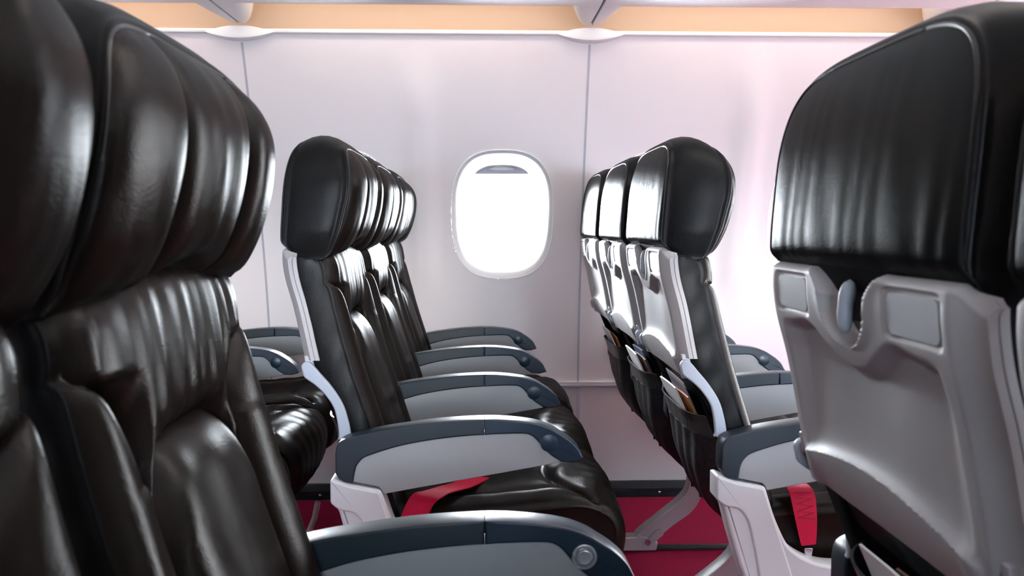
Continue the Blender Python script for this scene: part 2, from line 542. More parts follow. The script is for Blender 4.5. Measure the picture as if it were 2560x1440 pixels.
def build_tray():
    HY = .2215
    ny, nz = 121, 181
    y = np.linspace(-HY, HY, ny); v = np.linspace(0, 1, nz)
    Yg, Vg = np.meshgrid(y, v, indexing='ij')
    # outline: lower corners rise to .745 outside the lip
    bot = .700 + .012 * sst(.192, .202, np.abs(Yg)) * 3.6
    top = .958 - .016 * sst(.200, .2215, np.abs(Yg))
    Zg = bot + Vg * (top - bot)
    ay = np.abs(Yg)
    wn = np.where(Zg < .93, .052 * np.sqrt(np.clip(1 - ((.93 - Zg) / .046) ** 2, 0, 1)), .052 + .030 * ((Zg - .93) / .028) ** 1.5)
    dn = wn - ay; dn = np.where(Zg < .884, -.05, dn)
    notch = sst(-.001, .010, dn)
    lip = np.exp(-(dn / .012) ** 2) * .0025                                # soft rounded rim of the notch
    zline = .897 - .030 * np.exp(-(np.abs(Yg) / .062) ** 2.6) + .006 * np.exp(-((ay - .10) / .03) ** 2)
    fade = 1 - sst(.150, .178, ay)
    rec = .015 * sst(.0, .016, zline - Zg) * np.exp(-np.clip(zline - Zg, 0, 1) / .085) * fade
    frame = .0035 * (1 - sst(.168, .180, ay)) * sst(.0, .03, .885 - Zg)
    za = .735 + .024 * (1 - (Yg / .185) ** 2)
    below = np.clip((za - Zg) / (za - .70), 0, 1)
    ridge = np.where(Zg < za, .012 * (1 - below ** 1.7), .013 * np.exp(-(Zg - za).clip(0) / .009)) * (1 - sst(.165, .19, ay))
    # recessed plates
    px = np.abs(ay - .137) - .040; pz = np.abs(Zg - .9265) - .0145
    dd = np.sqrt(np.clip(px, 0, 1) ** 2 + np.clip(pz, 0, 1) ** 2) + np.minimum(np.maximum(px, pz), 0) - .008
    plate = .0028 * (1 - sst(-.002, .001, dd))
    edge = .016 * np.clip((ay - .196) / .0255, 0, 1) ** 1.2 + .008 * np.clip((Zg - (top - .008)) / .008, 0, 1) ** 2
    X = tray_line(Zg) + notch * .024 - lip + rec + frame - ridge + plate + edge
    G = np.stack([X, Yg, Zg], -1)
    V = list(G.reshape(-1, 3)); F = gridfaces(ny, nz)
    ring = [(i, 0) for i in range(ny)] + [(ny - 1, j) for j in range(1, nz)] + [(i, nz - 1) for i in range(ny - 2, -1, -1)] + [(0, j) for j in range(nz - 2, 0, -1)]
    R = len(ring); base = len(V)
    for k, tk in enumerate((0, .45, .5, .55, 1)):
        for (i, j) in ring:
            p = G[i, j]; xb = tray_line(p[2]) + .032
            o = (0, .0, -.0018, .0, 0)[k]
            V.append((p[0] * (1 - tk) + xb * tk, p[1] + (np.sign(p[1]) * o if abs(p[1]) > .215 else 0), p[2]))
    for k in range(4):
        for i in range(R):
            a = base + k * R + i; b = base + k * R + (i + 1) % R
            F.append((a, b, b + R, a + R))
    F.append(tuple(range(base + 4 * R, base + 5 * R)))
    me = mesh('tray_table', V, F, M['grey']); fix_normals(me)
    me.polygons.foreach_set('use_smooth', [True] * len(me.polygons)); me.set_sharp_from_angle(angle=math.radians(48))
    plates = []
    for sg in (-1, 1):
        pl = round_poly([(-.043, -.0175), (.043, -.0175), (.043, .0175), (-.043, .0175)], .009, 5)
        n = len(pl); Vp = []; Fp = []
        for dx in (0, -.0012):
            for a, b in pl:
                z = .9265 + b
                Vp.append((float(tray_line(z)) + .0024 + dx, sg * .137 + a, z))
        Fp = [(i, (i + 1) % n, n + (i + 1) % n, n + i) for i in range(n)] + [tuple(range(n)), tuple(range(n, 2 * n))]
        m2 = mesh('label_plate', Vp, Fp, M['plate']); fix_normals(m2); m2.set_sharp_from_angle(angle=math.radians(40))
        plates.append(m2)
    # turn-latch
    lp = []
    Vl = []; Fl = []; nr = 18; na = 16
    for i in range(nr + 1):
        t = i / nr; z = .897 + .052 * t
        w = .0062 * (1 - abs(2 * t - 1) ** 4) ** .5 * (1.0 if t < .55 else 1.0 + .12 * math.sin((t - .55) / .45 * PI)) + .0004
        xc = -.378 - .004 * math.cos((t - .3) * 2.2)
        for k in range(na):
            a = 2 * PI * k / na
            Vl.append((xc + 1.1 * w * math.sin(a), w * math.cos(a), z))
    for i in range(nr):
        for k in range(na):
            Fl.append((i * na + k, i * na + (k + 1) % na, (i + 1) * na + (k + 1) % na, (i + 1) * na + k))
    Fl += [tuple(range(na)), tuple(range(nr * na, (nr + 1) * na))]
    latch = mesh('latch', Vl, Fl, M['spar']); fix_normals(latch)
    latch.polygons.foreach_set('use_smooth', [True] * len(latch.polygons))
    return me, plates, latch

def shell_rear(z):
    return np.interp(z, [.345, .60, .705, .90], [-.165, -.255, -.312, -.36])

def build_pocket():
    """shiny vinyl mouth band and netting sack below it"""
    nu, nv = 41, 41
    u = np.linspace(-1, 1, nu); v = np.linspace(0, 1, nv)
    def sheet(z0, z1, name, mat, thick):
        U, T = np.meshgrid(u, v, indexing='ij')
        ztop = .617 - .012 * (1 - U ** 2)
        Z = (z0 if z0 else .0) + 0 * U
        za = np.where(T * 0 == 0, z0, 0); zb_ = z1
        Z = (z0 + (z1 - z0) * T) + (-.004 * (1 - U ** 2)) * (1 if name == 'pocket_band' else (1 - T))
        sr = shell_rear(Z)
        bulge = smooth_interp(Z, [.34, .40, .48, .56, .63], [.012, .055, .066, .055, .048])
        prof = (1 - np.abs(U) ** 5)
        X = sr - .004 - bulge * prof
        X += .0022 * np.sin(U * 17 + Z * 40) * prof * (1 if name != 'pocket_band' else .15)
        Y = .196 * U * (1 - .10 * np.clip((.55 - Z) / .17, 0, 1))
        A = np.stack([X, Y, Z], -1).reshape(-1, 3)
        B = A + np.array([thick, 0, 0])
        V = list(A) + list(B); n = nu * nv
        F = gridfaces(nu, nv, 0) + gridfaces(nu, nv, n, True)
        ring = [(i, 0) for i in range(nu)] + [(nu - 1, j) for j in range(1, nv)] + [(i, nv - 1) for i in range(nu - 2, -1, -1)] + [(0, j) for j in range(nv - 2, 0, -1)]
        ids = [i * nv + j for i, j in ring]
        for k in range(len(ids)):
            a, b = ids[k], ids[(k + 1) % len(ids)]
            F.append((a, b, b + n, a + n))
        me = mesh(name, V, F, mat); fix_normals(me)
        me.polygons.foreach_set('use_smooth', [True] * len(me.polygons)); me.set_sharp_from_angle(angle=math.radians(50))
        return me
    return sheet(.622, .578, 'pocket_band', M['vinyl'], .004), sheet(.580, .352, 'pocket_net', M['net'], .002)

def build_cushion():
    HW = .216
    # profile along the centre: x, z
    pr = spline([(-.225, .430), (-.15, .440), (-.05, .447), (.05, .454), (.13, .462), (.19, .465), (.235, .456), (.262, .434), (.274, .40), (.272, .36), (.262, .325), (.235, .305), (.19, .305)], 9, False)
    pr = np.array(pr); n = len(pr); nu = 71
    s = np.linspace(-1, 1, nu); u = np.sign(s) * (1 - (1 - np.abs(s)) ** 1.35)
    tg = np.gradient(pr, axis=0); tg /= np.linalg.norm(tg, axis=1)[:, None]
    nrm = np.stack([-tg[:, 1], tg[:, 0]], -1)
    V = []; F = []
    for i in range(n):
        x0, z0 = pr[i]
        for j in range(nu):
            U = u[j]; au = abs(U)
            front_x = .125 + .11 * au ** 2.2
            rear_x = -.045 + .035 * au ** 2
            on_top = 1 - sst(.262, .272, x0) if z0 > .40 else 0
            d1 = abs(x0 - front_x) if z0 > .37 else 1
            side_u = .66 + .30 * max(0, (x0 - .10) / .12) ** 2 if x0 > .10 else .66
            d2 = abs(au - side_u) * HW if (x0 < front_x and x0 > -.17 and z0 > .4) else 1
            d3 = abs(x0 - rear_x) if au < .66 else 1
            g = .015 * math.exp(-(d1 / .012) ** 1.2) + .014 * math.exp(-(d2 / .011) ** 1.2) + .013 * math.exp(-(d3 / .011) ** 1.2)
            ed = 1 - float(sst(.86, .99, au)); g *= ed
            puff = .012 * (1 - au ** 4) + .008 * float(sst(0, .05, au - side_u)) * float(sst(0, .03, front_x - x0)) * math.exp(-((au - .82) / .14) ** 2)
            fold = .0010 * ed * math.sin(U * 22 + x0 * 30) * math.exp(-((x0 - .24) / .06) ** 2) + .0012 * ed * math.sin(x0 * 85 + U * 5) * math.exp(-((au - .9) / .15) ** 2) + .0016 * math.sin(U * 5 - x0 * 75 + 2) * (1 if x0 > front_x else .2)
            roll = .014 * max(0, (au - .90) / .10) ** 2.2
            h = puff - g + fold - roll
            V.append((x0 + nrm[i][0] * h, HW * U, z0 + nrm[i][1] * h))
    F = gridfaces(n, nu)
    G = np.array(V).reshape(n, nu, 3)
    # side walls: piping ridge then drop
    base_z = .345
    for sg, j in ((-1, 0), (1, nu - 1)):
        off = len(V); K = [(0, 0), (.0025, .004), (.0005, .008), (.0, .012)]
        rows = 4 + 5
        for k in range(rows):
            for i in range(n):
                p = G[i, j].copy()
                c = np.array([.02, 0, .37]); d = p - c
                if k < 4:
                    f = K[k][1]; dv = d / np.linalg.norm(d)
                    q = p - np.array([dv[0], 0, dv[2]]) * f; q[1] = p[1] + sg * K[k][0]
                else:
                    f = (k - 3) / 5
                    dv = d / np.linalg.norm(d)
                    q0 = p - np.array([dv[0], 0, dv[2]]) * .012
                    tgt = np.array([max(-.2, min(.225, p[0] * .93)), 0, min(p[2] - .01, .335)])
                    q = q0 * (1 - f) + tgt * f; q[1] = p[1] + sg * (.004 * math.sin(f * PI) - .01 * f)
                V.append(q)
        for k in range(rows - 1):
            for i in range(n - 1):
                a = off + k * n + i
                F.append((a, a + 1, a + n + 1, a + n))
    me = mesh('seat_cushion', V, F, M['leather']); fix_normals(me)
    me.polygons.foreach_set('use_smooth', [True] * len(me.polygons)); me.set_sharp_from_angle(angle=math.radians(75))
    pan = box('seat_pan', -.12, .225, -HW + .02, HW - .02, .315, .345, M['black'], .006)
    return me, pan

ARM_TOP = [(-.279, .575), (-.276, .590), (-.268, .599), (-.247, .607), (-.20, .6175), (-.157, .6245), (-.08, .634), (.0, .638), (.05, .636), (.097, .6295), (.125, .620), (.142, .610), (.160, .598), (.176, .583), (.184, .569), (.188, .5605)]
ARM_IN = [(-.246, .521), (-.244, .537), (-.240, .551), (-.233, .561), (-.222, .569), (-.19, .580), (-.158, .589), (-.12, .5965), (-.083, .602), (-.04, .6065), (.0, .609), (.04, .6105), (.075, .6105), (.088, .607), (.098, .599), (.112, .582), (.127, .568), (.146, .556)]

def build_arm():
    """three meshes: grey side panel, navy rear cap, navy front cap, around y = 0"""
    top = [np.array(p) for p in ARM_TOP]; inn = [np.array(p) for p in ARM_IN]
    tp = spline(top, 4, False); ip = spline(inn, 3, False)
    rear = [(-.279, .538)] + [tuple(p) for p in tp if p[0] < -.0005] + [(-.0004, .638)]
    rin = [tuple(p) for p in ip if p[0] < -.0005] + [(-.0004, .609)]
    poly_r = rear + rin[::-1] + [(-.248, .519), (-.262, .521), (-.273, .527)]
    ftop = [(.0004, .638)] + [tuple(p) for p in tp if p[0] > .0005]
    fin = [(.0004, .609)] + [tuple(p) for p in ip if p[0] > .0005]
    poly_f = ftop + [(.166, .5548)] + fin[::-1]
    w = .0225
    r = extrude_xz('arm_cap_rear', poly_r, -w, w, M['cap'], .0028, 2, 50)
    f = extrude_xz('arm_cap_front', poly_f, -w, w, M['capf'], .0028, 2, 50)
    panel = [tuple(p + np.array([0, 0])) for p in ip] + [(.146, .555), (-.19, .497), (-.1935, .505), (-.199, .511)]
    g = extrude_xz('arm_panel', panel, -w + .0025, w - .0025, M['arm'], .0015, 2, 50)
    return r, f, g

def build_arm_disc(side):
    return lathe_y('arm_disc', [(.0, side * .0), (.0165, side * .0), (.0165, side * .0005), (.0158, side * .0009), (.0, side * .0009)], (.1215, side * .0222, .5925), M['capf'])

def build_button(side):
    s = side
    ring = lathe_y('button_ring', [(.0155, 0), (.0155, s * .0025), (.0145, s * .0034), (.0125, s * .0034), (.0112, s * .0020), (.0108, s * -.001), (.0, s * -.001)], (.1225, s * .0256, .594), M['satin'], 40)
    knob = lathe_y('button', [(.0095, s * .0), (.0095, s * .0042), (.0086, s * .0056), (.0070, s * .0056), (.0, s * .0040)], (.1225, s * .0256, .594), M['satin'], 40)
    return ring, knob

def build_shroud():
    poly = [(-.2865, .530, .006), (-.2865, .484, .004), (-.279, .474, .008), (-.2735, .465, .01), (-.262, .42, .06), (-.236, .335, .06), (-.20, .25, .05), (-.165, .12, .04), (-.155, .012, .01),
            (-.085, .012, .01), (-.09, .16, .05), (-.055, .26, .07), (.05, .285, .05), (.17, .295, .02), (.175, .335, .02), (.06, .345, .03), (-.03, .347, .05),
            (-.075, .350, .03), (-.112, .362, .04), (-.148, .387, .05), (-.174, .441, .05), (-.194, .505, .006), (-.248, .5155, .008), (-.268, .522, .01)]
    body = extrude_xz('arm_shroud', round_poly(poly, .01, 6), -.024, .024, M['base'], .006, 3, 40)
    # raised pivot boss with the curved lower step
    boss = round_poly([(-.2885, .528, .006), (-.2885, .482, .005), (-.272, .468, .015), (-.243, .464, .02), (-.228, .442, .03), (-.217, .40, .05), (-.198, .30, .06), (-.165, .19, .05), (-.140, .10, .01), (-.112, .12, .02),
                       (-.118, .22, .06), (-.132, .31, .05), (-.155, .38, .05), (-.1785, .446, .05), (-.197, .503, .005), (-.249, .514, .008)], .01, 6)
    b = extrude_xz('arm_shroud_cover', boss, -.0275, .0275, M['base'], .004, 3, 40)
    return body, b

def build_spar(sg):
    poly = spline([(-.349, .733), (-.3425, .7405), (-.331, .7385), (-.312, .717), (-.292, .693), (-.272, .661), (-.262, .63), (-.257, .604), (-.2575, .590), (-.280, .590), (-.2795, .600), (-.283, .630), (-.290, .655), (-.306, .679), (-.324, .697), (-.343, .711), (-.347, .722)], 4)
    return extrude_xz('tray_arm', poly, min(sg * .2145, sg * .2262), max(sg * .2145, sg * .2262), M['spar'], .003, 2, 50)

def build_hinge(sg):
    poly = round_poly([(-.346, .752), (-.330, .752), (-.325, .728), (-.342, .725)], .003, 3)
    return extrude_xz('tray_hinge', poly, min(sg * .2045, sg * .2145), max(sg * .2045, sg * .2145), M['metal'], .002, 2)

def build_leg():
    rear = spline([(-.255, .052), (-.19, .105), (-.125, .158), (-.098, .20), (-.090, .26), (-.088, .32), (-.03, .32), (-.045, .25), (-.055, .19), (-.085, .128), (-.15, .078), (-.21, .030), (-.25, .024)], 4)
    r = extrude_xz('leg', rear, -.017, .017, M['metal'], .003, 2, 45)
    flange = spline([(-.258, .056), (-.19, .112), (-.128, .163), (-.104, .20), (-.097, .26), (-.095, .32), (-.089, .32), (-.091, .26), (-.098, .20), (-.123, .157), (-.187, .105), (-.25, .049)], 4)
    fl = extrude_xz('leg_flange', flange, -.024, .024, M['metal'], .0015, 2, 45)
    foot = extrude_xz('rear_foot', round_poly([(-.325, .003), (-.20, .003), (-.195, .03), (-.235, .05), (-.30, .046), (-.322, .022)], .006, 4), -.022, .022, M['metal'], .004, 2)
    bolt = lathe_y('bolt', [(.0, -.03), (.009, -.03), (.010, -.027), (.010, .027), (.009, .03), (.0, .03)], (-.228, 0, .032), M['chrome'], 14)
    plate = extrude_xz('toggle_plate', round_poly([(-.245, .022), (-.225, .016), (-.178, .055), (-.186, .072), (-.205, .066)], .006, 4), -.027, .027, M['metal'], .002, 2)
    ft = tube('front_leg', [(.05, 0, .315), (.09, 0, .22), (.145, 0, .09), (.178, 0, .012)], .013, M['metal'], 10)
    br = tube('baggage_bar', [(.176, 0, .018), (.20, 0, .05), (.225, 0, .11), (.235, 0, .16)], .009, M['metal'], 8)
    ff = extrude_xz('front_foot', round_poly([(.135, .002), (.215, .002), (.212, .02), (.19, .028), (.15, .026)], .005, 3), -.02, .02, M['metal'], .003, 2)
    rail = extrude_xz('floor_track', round_poly([(-.20, .001), (.14, .001), (.14, .012), (-.20, .012)], .003, 2), -.013, .013, M['black'], .002, 2)
    return [('rear_leg', r, [('flange', fl), ('toggle_plate', plate), ('bolt', bolt)]), ('rear_foot', foot, []), ('front_leg', ft, [('baggage_bar', br)]), ('front_foot', ff, []), ('floor_track', rail, [])]

def strip(name, path, wdir, width, thick, mat, n=6, taper=0.):
    """webbing: path of 3D points, per-point across direction"""
    P = spline(path, n, False); Wd = spline(wdir, n, False)
    V = []; F = []; m = 9
    for i, p in enumerate(P):
        p = np.array(p); t = np.array(P[min(i + 1, len(P) - 1)]) - np.array(P[max(i - 1, 0)]); t /= np.linalg.norm(t)
        w = np.array(Wd[i]); w -= t * np.dot(t, w); w /= np.linalg.norm(w)
        nn = np.cross(t, w)
        for k in range(m):
            a = -1 + 2 * k / (m - 1); width_i = width * (1 - taper * max(0, (i / (len(P) - 1) - .45) / .55) ** 1.3)
            V.append(p + w * a * width_i / 2 + nn * (thick / 2 + .0008 * (1 - abs(a)) ))
        for k in range(m):
            a = 1 - 2 * k / (m - 1)
            V.append(p + w * a * width_i / 2 - nn * (thick / 2))
    r = 2 * m
    for i in range(len(P) - 1):
        for k in range(r):
            F.append((i * r + k, i * r + (k + 1) % r, (i + 1) * r + (k + 1) % r, (i + 1) * r + k))
    F += [tuple(range(r)), tuple(range((len(P) - 1) * r, len(P) * r))]
    me = mesh(name, V, F, mat); fix_normals(me)
    me.polygons.foreach_set('use_smooth', [True] * len(me.polygons)); me.set_sharp_from_angle(angle=math.radians(60))
    return me, P, Wd

def zigzag(name, P, Wd, i0, i1, width, lift):
    """box-stitch thread lines lying on the webbing"""
    pts = []; N = 9
    for k in range(N + 1):
        f = i0 + (i1 - i0) * k / N; i = int(f); i = min(i, len(P) - 2); fr = f - i
        p = np.array(P[i]) * (1 - fr) + np.array(P[i + 1]) * fr
        t = np.array(P[i + 1]) - np.array(P[i]); t /= np.linalg.norm(t)
        w = np.array(Wd[i]); w -= t * np.dot(t, w); w /= np.linalg.norm(w)
        nn = np.cross(t, w)
        pts.append(p + w * width / 2 * (1 if k % 2 else -1) + nn * lift)
    return tube(name, pts, .0007, M['stitch'], 5)

print('building seat meshes')
HEAD, HEADP = build_headrest()
BACK, BACKP = build_backrest()
SHELL = build_shell()
TRAY, PLATES, LATCH = build_tray()
BAND, NET = build_pocket()
CUSH, PAN = build_cushion()
ARM_R, ARM_F, ARM_G = build_arm()
DISC = {s: build_arm_disc(s) for s in (-1, 1)}
BTN = {s: build_button(s) for s in (-1, 1)}
SHROUD, SHROUD_B = build_shroud()
SPAR = {s: build_spar(s) for s in (-1, 1)}
HINGE = {s: build_hinge(s) for s in (-1, 1)}
LEG = build_leg()
YA = .25                                              # armrest centre, half the seat pitch

BELT_LY, _p1, _w1 = strip('seat_belt', [(-.150, -.222, .395), (-.140, -.2275, .430), (-.122, -.221, .466), (-.098, -.200, .476), (-.075, -.165, .474), (-.045, -.11, .466), (-.01, -.04, .462)],
                          [(1, 0, -.25), (1, 0, -.2), (1, -.1, 0), (1, -.3, 0), (.9, -.5, 0), (.8, -.6, 0), (.8, -.6, 0)], .048, .0022, M['belt'])
ST_LY = zigzag('stitching', _p1, _w1, 5, 14, .036, .0024)
BELT_HG, _p2, _w2 = strip('seat_belt', [(-.115, -.150, .476), (-.110, -.195, .486), (-.106, -.226, .476), (-.102, -.236, .44), (-.098, -.238, .405), (-.095, -.238, .378)],
                          [(1, 0, 0), (1, 0, 0), (1, 0, .05), (1, 0, .08), (.95, 0, .1), (.95, 0, .15)], .048, .0022, M['belt'], taper=.42)
ST_HG = zigzag('stitching', _p2, _w2, 11, 20, .032, .0024)
BUCKLE = extrude_xz('belt_anchor', round_poly([(-.104, .372), (-.086, .372), (-.090, .345), (-.099, .345)], .004, 3), -.239, -.235, M['chrome'], .001, 2)
VEST = extrude_xz('life_vest_pouch', spline([(-.02, .30), (.02, .268), (.10, .262), (.17, .285), (.19, .31), (.10, .318)], 5), -.14, .14, M['black'], .02, 4, 60)
VTAB = extrude_xz('pull_tab', round_poly([(.175, .300), (.205, .285), (.238, .302), (.225, .322), (.20, .315)], .005, 3), -.012, .012, M['orange'], .002, 2)

def arm_group(root, side, button=None, name='armrest'):
    a = obj(name, ARM_G, root, (0, side * YA, 0))
    r = obj('arm_cap_rear', ARM_R, a); tag(r, 'dark blue rear half of the arm cap')
    f = obj('arm_cap_front', ARM_F, a); tag(f, 'dark blue front half of the arm cap')
    for s in (-1, 1):
        if button == s:
            ring, knob = BTN[s]
            tag(obj('button_ring', ring, a), 'round chrome ring of the recline button')
            tag(obj('recline_button', knob, a), 'round chrome recline button')
        else:
            obj('cap_disc', DISC[s], a)
    return a

def make_seat(x, y, label, side=-1, aisle=False, extra=False, button=None, belt=None, vest=False):
    root = empty('passenger_seat', (x, y, 0))
    tag(root, label, 'airplane seat', 'black leather triple-row seats')
    hd = obj('headrest', HEAD, root)
    for k in ('wing_a', 'wing_b'): obj('headrest_wing', HEADP[k], hd)
    obj('headrest_pad', HEADP['centre'], hd)
    for p in PIPING: obj('piping', p, hd)
    bk = obj('backrest', BACK, root)
    obj('upper_pad', BACKP['upper'], bk); obj('lumbar_pad', BACKP['lumbar'], bk)
    for k in ('bolster_a', 'bolster_b'): obj('side_bolster', BACKP[k], bk)
    obj('back_shell', SHELL, root)
    tr = obj('tray_table', TRAY, root); tag(tr, 'grey plastic folded tray table')
    for p in PLATES: obj('label_plate', p, tr)
    obj('tray_latch', LATCH, tr)
    for s in (-1, 1):
        sp = obj('tray_arm', SPAR[s], root); obj('tray_hinge', HINGE[s], sp)
    pk = obj('seat_pocket', NET, root); tag(pk, 'black netting literature pocket')
    obj('pocket_band', BAND, pk)
    obj('seat_cushion', CUSH, root); obj('seat_pan', PAN, root)
    arm_group(root, side, button)
    if extra: arm_group(root, -side)
    if aisle:
        sh = obj('arm_shroud', SHROUD, root, (0, side * YA, 0)); tag(sh, 'light grey curved armrest support')
        obj('shroud_cover', SHROUD_B, sh)
    else:
        for nm, me, subs in LEG:
            l = obj(nm, me, root, (0, side * YA, 0))
            for n2, m2 in subs: obj(n2, m2, l)
    if belt == 'lying':
        b = obj('seat_belt', BELT_LY, root); tag(b, 'crimson webbing belt lying over the cushion edge'); obj('belt_stitching', ST_LY, b)
    if belt == 'hanging':
        b = obj('seat_belt', BELT_HG, root); tag(b, 'crimson webbing belt hanging off the cushion edge'); obj('belt_stitching', ST_HG, b); obj('belt_anchor', BUCKLE, b)
    if vest:
        v = obj('life_vest_pouch', VEST, root); tag(obj('pull_tab', VTAB, v), 'orange pull tab')
    return root

XR = {'rear': -.744, 'mid': 0., 'front': .728}
Y1, Y2, Y3 = 1.90, 2.40, 2.90
# far side of the aisle
make_seat(XR['mid'], Y1, 'black leather aisle seat with crimson belt lying across its cushion', aisle=True, belt='lying')
make_seat(XR['mid'], Y2, 'middle black seat directly behind the aisle seat with the belt on its cushion')
make_seat(XR['mid'], Y3, 'black window seat left of the open window, brightly lit front', extra=True)
make_seat(XR['front'], Y1, 'black aisle seat with grey tray back and crimson belt hanging beside its cushion', aisle=True, belt='hanging')
make_seat(XR['front'], Y2, 'middle seat right of the open window, its grey tray back between two others')
make_seat(XR['front'], Y3, 'farthest seat right of the open window, tray back against the sidewall', extra=True)
make_seat(XR['rear'], Y1, 'aisle seat of the far left row, hidden behind the large foreground seat', aisle=True)
make_seat(XR['rear'], Y2, 'middle seat of the far left row, shiny cushion front with orange tab below', vest=True)
make_seat(XR['rear'], Y3, 'window seat of the far left row, against the pinkish sidewall', extra=True)
# near side of the aisle
make_seat(0., .83, 'large foreground black seat facing us with chrome button in its armrest', side=1, aisle=True, button=-1)
make_seat(.012, .33, 'blurred black seat cut off by the left edge of the photo', side=1)
make_seat(.728, .83, 'large foreground seat at right showing its grey tray table back', side=1, aisle=True)
make_seat(.715, .33, 'blurred seat back cut off by the right edge of the photo', side=1)

make_seat(0., -.17, 'black window seat just left of the camera, outside the photo', side=1, extra=True)
make_seat(.728, -.17, 'black window seat just right of the camera, outside the photo', side=1, extra=True)

# ------------------------------------------------------------------ reading matter in the pockets
def booklet(mat, w, h, t, curl=.0):
    ny, nz = 9, 9; V = []; F = []
    for sx in (0, t):
        for i in range(ny):
            for j in range(nz):
                a = -1 + 2 * i / (ny - 1); b = j / (nz - 1)
                V.append((sx - curl * a * a * b, a * w / 2, b * h))
    n = ny * nz
    F = gridfaces(ny, nz, 0) + gridfaces(ny, nz, n, True)
    ring = [(i, 0) for i in range(ny)] + [(ny - 1, j) for j in range(1, nz)] + [(i, nz - 1) for i in range(ny - 2, -1, -1)] + [(0, j) for j in range(nz - 2, 0, -1)]
    ids = [i * nz + j for i, j in ring]
    for k in range(len(ids)):
        a, b = ids[k], ids[(k + 1) % len(ids)]; F.append((a, b, b + n, a + n))
    me = mesh('booklet', V, F, mat); fix_normals(me); me.set_sharp_from_angle(angle=math.radians(40))
    return me
white = (.90, .88, .86)
PM = {
    'white_yellow': paper_mat('paper_white_yellow', white, [(.86, (.80, .48, .07)), (.95, (.75, .70, .62))]),
    'white': paper_mat('paper_white', white, [(.93, (.78, .76, .74))]),
    'orange': paper_mat('paper_orange', (.55, .17, .04), [(.55, (.62, .25, .05)), (.90, (.28, .05, .04))]),
    'grey': paper_mat('paper_grey', (.42, .40, .41), [(.80, (.20, .16, .22)), (.9, (.48, .46, .47))]),
    'blue': paper_mat('paper_blue', (.05, .08, .16), [(.85, (.10, .14, .24))]),
    'brown': paper_mat('paper_brown', (.16, .07, .05), [(.85, (.22, .09, .05))]),
}
BK = [('white_yellow', .165, .150, .004), ('orange', .160, .135, .003), ('grey', .170, .175, .002), ('white', .160, .150, .003), ('blue', .165, .155, .003), ('brown', .160, .140, .003)]
BKM = {k: booklet(PM[k], w, h, t, .0012) for k, w, h, t in BK}
def put_book(kind, sx, sy, depth, dy, dz, rz, name, label, cat, grp, rx=0):
    o = obj(name, BKM[kind])
    z0 = .515 + dz
    o.location = (sx + float(shell_rear(z0)) - .014 - depth, sy + dy, z0)
    o.rotation_euler = (math.radians(rx), math.radians(-24), math.radians(rz))
    tag(o, label, cat, grp)
G_ = 'reading matter in the seat pockets'
fx = XR['front']
put_book('grey', fx, Y1, .001, .01, -.002, 0, 'safety_card', 'grey card standing tallest in the nearest netting pocket of the front row', 'card', G_, 2)
put_book('white_yellow', fx, Y1, .019, .035, .000, 0, 'magazine', 'white and yellow magazine in the nearest pocket, next to the pale blue tray arm', 'magazine', G_, -1)
put_book('orange', fx, Y1, .009, -.030, .004, 0, 'leaflet', 'orange leaflet behind the white magazine in the nearest netting pocket', 'leaflet', G_, -2)
put_book('white_yellow', fx, Y2, .019, .03, .004, 0, 'magazine', 'white magazine with yellow top in the middle one of three pockets', 'magazine', G_, 1)
put_book('blue', fx, Y2, .001, -.01, .010, 0, 'leaflet', 'dark blue leaflet in the middle one of three netting pockets', 'leaflet', G_, -2)
put_book('brown', fx, Y2, .007, -.035, .006, 0, 'leaflet', 'brown leaflet behind the white magazine in the middle pocket', 'leaflet', G_, 0)
put_book('white_yellow', fx, Y3, .019, .03, .004, 0, 'magazine', 'white magazine with yellow top in the farthest pocket by the sidewall', 'magazine', G_, -1)
put_book('orange', fx, Y3, .008, -.02, .006, 0, 'leaflet', 'orange leaflet in the farthest netting pocket by the sidewall', 'leaflet', G_, 2)
put_book('white', fx, .83, .018, .02, .0, 0, 'magazine', 'pale magazine just below the large tray table at bottom right', 'magazine', G_, 1)
put_book('brown', fx, .83, .006, -.04, .006, 0, 'leaflet', 'dark leaflet beside the pale magazine below the large foreground tray', 'leaflet', G_, -1)

# ------------------------------------------------------------------ the cabin
X0, X1 = -2.79, 2.92
PW = 1.1434; SEAM0 = .352                             # panel width and one seam
WIN = PW / 2
seams = [SEAM0 + PW * k for k in range(-3, 4) if X0 - .1 < SEAM0 + PW * k < X1 + .1]
WINX = [SEAM0 - WIN / 2 + WIN * k for k in range(-5, 5)]
WZ = 1.036; WA, WB, WE = .183, .229, 2.7              # bezel half sizes and superellipse power
CY = 1.365                                            # centre line of the aisle
Z_TOP, Z_DADO = 1.632, .403

def yw(z):
    z = np.asarray(z, float)
    return 3.27 - .32 * (np.clip((z - .4) / 1.22, 0, 2)) ** 1.6

def rib(x, z):
    """raised column between the two window dishes of each panel"""
    m = (x - (SEAM0 - PW / 2)) / PW
    d = np.abs((m - np.round(m)) * PW)
    r = 1 - sst(.012, .075, d)
    return .020 * r * sst(.66, .86, z) * (1 - sst(1.38, 1.60, z))

def wall_y(x, z):
    return yw(z) - rib(np.asarray(x, float), np.asarray(z, float))

def sell(t, a, b, n=WE):
    c, s = math.cos(t), math.sin(t)
    return (a * math.copysign(abs(c) ** (2 / n), c), b * math.copysign(abs(s) ** (2 / n), s))

